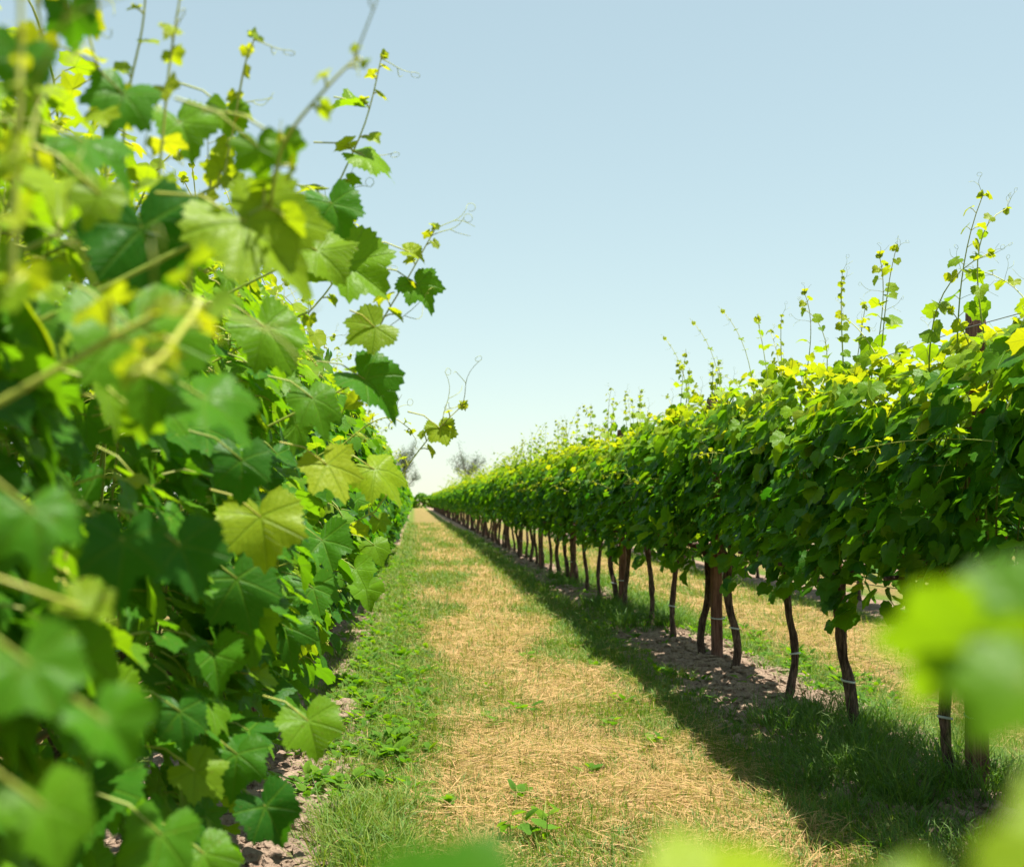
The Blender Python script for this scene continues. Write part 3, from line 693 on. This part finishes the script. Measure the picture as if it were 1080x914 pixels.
# -- dry mown grass lying in the alley
def alley(n, xr, yr, seed, power=1.5):
    r = np.random.default_rng(seed); x, y = scatter(r, n, xr, yr, power)
    dr = row_dist(x); green = np.clip((1.02 - dr) / .55, 0, 1) * .9 + np.clip((vnoise(x * 1.3, y * .5, 1.3, 21) * .5 + vnoise(x * 2.6, y * .55, 1, 22) * .5 - .50) * 5, 0, 1) * .85
    keep = (dr > .42 + .25 * (vnoise(x, y, 1.9, 23) - .5)) & (r.uniform(0, 1, n) > .55 * np.clip(green - .3, 0, 1))
    x, y, dr, green = x[keep], y[keep], dr[keep], green[keep]; n = len(x)
    sc = np.clip(y / 6, 1, 5); flat = r.uniform(0, 1, n) < .78
    isg = r.uniform(0, 1, n) < np.clip(green + .12, .16, .88)
    clump = vnoise(x, y, 3.1, 24)
    az = vnoise(x, y, 4, 25) * 9 + r.normal(0, 1.1, n)
    tilt = np.where(isg, R(55) + r.normal(0, .35, n), np.where(flat, np.abs(r.normal(0, .16, n)), R(55) + r.normal(0, .4, n)))
    ln = np.where(isg, r.uniform(.04, .10, n), r.uniform(.05, .16, n) * np.where(flat, 1, .55)) * sc ** .45
    wd = r.uniform(.0016, .0034, n) * np.where(isg, 1.4, 1) * sc ** .9
    age = np.where(isg, r.uniform(.08, .50, n), r.uniform(.62, 1, n))
    z = gz(x, y) + np.where(flat & ~isg, r.uniform(.0, .035, n) * (.5 + clump), 0)
    return np.stack([x, y, z], 1), az, tilt, ln, wd, age, np.where(isg, r.uniform(.1, .7, n), r.uniform(-.2, .5, n))
A = alley(190000, (-.5, 2.0), (3.3, 60), 51, 1.6)
blades('mown_grass', *A, 'straw coloured mown grass lying along the alley between both rows', 'grass', 52)
A = alley(70000, (2.4, 4.9), (4.2, 32), 53, 1.4)
blades('mown_grass', *A, 'dry golden mown grass of the next alley, seen beneath the right row', 'grass', 54)
# -- standing green grass along both rows
def tufts(centres, seed, per=34, h=(.14, .30), spread=.06, age=(.0, .35), wd=(.003, .005)):
    r = np.random.default_rng(seed); c = np.repeat(centres, per, axis=0); n = len(c)
    az = r.uniform(0, 6.28, n); rad = np.abs(r.normal(0, spread, n)); P = np.stack([c[:, 0] + rad * np.cos(az), c[:, 1] + rad * np.sin(az), np.zeros(n)], 1)
    P[:, 2] = gz(P[:, 0], P[:, 1]) - .01
    sc = np.clip(P[:, 1] / 7, 1, 4) ** .8
    return P, az + r.normal(0, .6, n), R(72) - np.abs(r.normal(0, .28, n)), r.uniform(*h, n) * c[:, 2], r.uniform(*wd, n) * sc, r.uniform(*age, n), r.uniform(.1, 1.1, n)
cs = []
for (x0, x1, y0, y1, n, s) in [(1.80, 2.55, 4.4, 6.4, 140, .95), (1.55, 2.05, 3.6, 5.6, 110, .62), (1.9, 2.6, 10.6, 13.2, 90, 1.0), (1.3, 1.75, 6, 16, 170, .42), (2.45, 2.8, 6.5, 13, 40, .5), (2.0, 2.5, 15.5, 18, 40, .8),
                              (1.45, 2.0, 16, 45, 160, .55), (2.4, 2.9, 13, 30, 90, .6)]:
    cs.append(np.stack([r.uniform(x0, x1, n), r.uniform(y0, y1, n), s * r.uniform(.7, 1.15, n)], 1))
blades('grass_tufts', *tufts(np.concatenate(cs), 61), 'tall dark green grass growing round the feet of the right row', 'grass', 62)
cs = []
for (x0, x1, y0, y1, n, s) in [(-.30, .02, 3.7, 4.7, 70, .85), (-.45, .05, 4.5, 9, 210, .42), (-.62, .0, 9, 30, 330, .48), (-.62, -.3, 5.5, 10, 90, .5), (-1.3, -.9, 4, 20, 60, .6)]:
    cs.append(np.stack([r.uniform(x0, x1, n), r.uniform(y0, y1, n), s * r.uniform(.6, 1.15, n)], 1))
blades('grass_strip', *tufts(np.concatenate(cs), 63, per=30, age=(.12, .48), h=(.12, .24)), 'bright green grass strip beside the left row', 'grass', 64)
# -- low broad-leaved weeds
OVAL = (lambda n: (np.concatenate([[[0, 0]], np.stack([.32 * np.sin(np.linspace(0, 2 * np.pi, n, endpoint=False)) * (1 + .25 * np.cos(np.linspace(0, 2 * np.pi, n, endpoint=False))), .5 - .5 * np.cos(np.linspace(0, 2 * np.pi, n, endpoint=False))], 1)]),
                   np.stack([np.zeros(n - 1, int), 2 + np.arange(n - 1), 1 + np.arange(n - 1)], 1), np.zeros((0, 4), int)))(9)
def weed_leaves(centres, seed, per, size, name, label, elr=(5, 55)):
    r = np.random.default_rng(seed); lv = Leaves(); mb = MB()
    for c in centres:
        for q in range(per):
            az = r.uniform(0, 6.28); ra = r.uniform(0, .05) * c[2]; p = np.array([c[0] + ra * math.cos(az), c[1] + ra * math.sin(az), 0])
            p[2] = float(gz(p[:1], p[1:2])[0]) + r.uniform(.01, .05) * c[2]
            el = R(r.uniform(*elr)); T = np.array([math.cos(az) * math.cos(el), math.sin(az) * math.cos(el), math.sin(el)])
            lv.add(p, np.array([-math.cos(az) * math.sin(el), -math.sin(az) * math.sin(el), math.cos(el)]), T, r.uniform(*size) * c[2], r.uniform(.2, .62), (.2, .2, .05))
    lv.write(mb, OVAL, r, False)
    return link(name, mb.mesh(name, [M_LEAF, M_STEM])) 
cs = []
for (x0, x1, y0, y1, n) in [(-.55, .12, 4.8, 9.5, 190), (-.62, .05, 9.5, 24, 300), (2.45, 3.0, 6.5, 12, 90), (.1, 1.4, 4, 9, 16), (1.6, 2.4, 6.5, 16, 60)]:
    cs.append(np.stack([r.uniform(x0, x1, n), r.uniform(y0, y1, n), r.uniform(.6, 1.3, n)], 1))
tag(weed_leaves(np.concatenate(cs), 71, 9, (.03, .06), 'weed_cover', ''), 'low broad leaved green weeds spreading among the grass', 'weeds', kind='stuff')
def weed_plant(px, py, seed, label):
    g0 = on_ground(px, py); r = np.random.default_rng(seed); lv = Leaves(); mb = MB()
    for st in range(5):
        x, y = g0[0] + r.normal() * .045, g0[1] + r.normal() * .05; z = float(gz(np.array([x]), np.array([y]))[0]); hgt = r.uniform(.05, .15); ln = r.normal(size=2) * .04
        pts = np.array([[x, y, z - .01], [x + ln[0] * .4, y + ln[1] * .4, z + hgt * .6], [x + ln[0], y + ln[1], z + hgt]])
        tube(mb, pts, [.0022, .0018, .0012], 5, .55, .2, 1)
        for q in range(5):
            az = r.uniform(0, 6.28); el = R(r.uniform(-10, 65)); f = r.uniform(.3, 1); p = pts[0] * (1 - f) + pts[2] * f
            T = np.array([math.cos(az) * math.cos(el), math.sin(az) * math.cos(el), math.sin(el)])
            lv.add(p + T * .01, np.array([-math.cos(az) * math.sin(el), -math.sin(az) * math.sin(el), math.cos(el)]), T, r.uniform(.03, .075), r.uniform(.3, .7), (r.uniform(.2, .6), r.uniform(.2, .9), .12))
    lv.write(mb, OVAL, r, False); tag(link('weed_plant', mb.mesh('weed_plant', [M_LEAF, M_STEM])), label, 'plant')
weed_plant(565, 897, 81, 'upright broad leaved green weed in the alley, at the bottom edge')
# -- soil clods
def ico():
    import bmesh
    b = bmesh.new(); bmesh.ops.create_icosphere(b, subdivisions=2, radius=1); b.verts.ensure_lookup_table()
    v = np.array([q.co[:] for q in b.verts]); f = np.array([[w.index for w in q.verts] for q in b.faces]); b.free(); return v, f
IV, IF = ico()
def clods(parts, seed, label):
    r = np.random.default_rng(seed); mb = MB()
    for (x0, x1, y0, y1, n) in parts:
        x = r.uniform(x0, x1, n); yv = r.uniform(y0, y1, n); s = .006 + .030 * r.uniform(0, 1, n) ** 3.0 + .0006 * yv
        for q in range(n):
            k = r.normal(size=(5, 3)) * 2.0; ph = r.uniform(0, 6.28, 5)
            d = 1 + sum(.15 * np.sin(IV @ k[j] * (1 + j * .7) + ph[j]) for j in range(5)) + r.normal(0, .07, len(IV))
            V = IV * d[:, None] * s[q] * np.array([r.uniform(.8, 1.5), r.uniform(.8, 1.5), r.uniform(.5, .85)])
            a = r.uniform(0, 6.28); V = np.stack([V[:, 0] * math.cos(a) - V[:, 1] * math.sin(a), V[:, 0] * math.sin(a) + V[:, 1] * math.cos(a), V[:, 2]], 1)
            z = float(gz(x[q:q + 1], yv[q:q + 1])[0]) + s[q] * .15
            mb.add(V + np.array([x[q], yv[q], z]), [IF], 0, r.uniform(0, 1))
    tag(link('soil_clods', mb.mesh('soil_clods', [M_SOIL], smooth=False)), label, 'soil', kind='stuff')
clods([(1.6, 2.62, 3.8, 10, 3600), (1.8, 2.6, 8.2, 16, 900), (1.85, 2.55, 16, 40, 500)], 91, 'crumbled dry earth under the right row trunks')
clods([(-1.15, -.25, 3.4, 7, 2600), (-1.1, -.4, 7, 14, 600), (-1.0, -.5, 14, 30, 250)], 92, 'pale crumbled earth under the left row leaves')

# ------------------------------------------------------------------ distant trees
def distant_tree(px, base_d, h, seed, label, nleaf):
    r = np.random.default_rng(seed); p = at(px, 527, base_d)
    t = bpy.data.objects.new('distant_tree', None); COL.objects.link(t); t.location = (p[0], p[1], 0); tag(t, label, 'tree', 'bare looking trees on the horizon')
    tw = MB(); cr = MB(); lv = Leaves()
    tube(tw, spline([[0, 0, -.2], [.1, 0, h * .25], [-.1, 0, h * .5], [.1, 0, h * .72]], 12), np.linspace(.26, .12, 12), 8, 0, 0, 0)
    tips = []
    for b in range(11):
        z0 = h * r.uniform(.3, .66); a = r.uniform(0, 6.28); ln = h * r.uniform(.22, .42); el = r.uniform(.5, 1.2)
        d = np.array([math.cos(a) * math.cos(el), math.sin(a) * math.cos(el), math.sin(el)])
        pts = np.array([[0, 0, z0]]) + np.linspace(0, 1, 7)[:, None] * d * ln + np.linspace(0, 1, 7)[:, None] ** 2 * np.array([0, 0, ln * .2])
        tube(tw, pts, np.linspace(.11, .035, 7), 5, 0, 0, 0)
        for s in range(9):
            k = r.integers(2, 7); d2 = nrmz(d + r.normal(size=3) * .7); l2 = ln * r.uniform(.2, .5); q = pts[k] + np.linspace(0, 1, 4)[:, None] * d2 * l2
            tube(tw, q, np.linspace(.04, .018, 4), 3, 0, 0, 0); tips.append(q)
    link('trunk', tw.mesh('trunk', [M_TREEWOOD]), t)
    for q in range(nleaf):
        b = tips[r.integers(len(tips))]; p_ = b[r.integers(1, 4)] + r.normal(size=3) * .35
        lv.add(p_, r.normal(size=3), r.normal(size=3), r.uniform(.10, .22), 0)
    lv.write(cr, OVAL, r, False); link('crown', cr.mesh('crown', [M_TREELEAF]), t)
distant_tree(491, 230, 10.6, 95, 'sparse tree standing above the far end of the right row', 3600)
distant_tree(427, 210, 10.6, 96, 'sparse tree showing beyond the far end of the left row', 5200)

# ------------------------------------------------------------------ hedge closing the far end of the alley
rh = np.random.default_rng(131); lv = Leaves(); mb = MB()
for q in range(5200):
    x = rh.uniform(-14, 20); hh = 1.5 + .5 * math.sin(x * .8) + .3 * math.sin(x * 2.1); z = hh * rh.random() ** .7
    lv.add([x, 168 + rh.uniform(-.8, .8) * math.sqrt(max(0, 1 - (z / 2.4) ** 2)), z], [rh.normal() * .6, -.6 + rh.normal() * .4, .8], rh.normal(size=3), rh.uniform(.16, .34), rh.uniform(.25, .75))
lv.write(mb, T_LOW, rh, False)
hg = bpy.data.objects.new('hedge', None); COL.objects.link(hg); hg.location = (3, 168, 0)
tag(hg, 'low pale green hedge closing the far end of the mown alley', 'hedge')
link('foliage', mb.mesh('foliage', [M_LEAF, M_STEM]), hg, (-3, -168, 0))
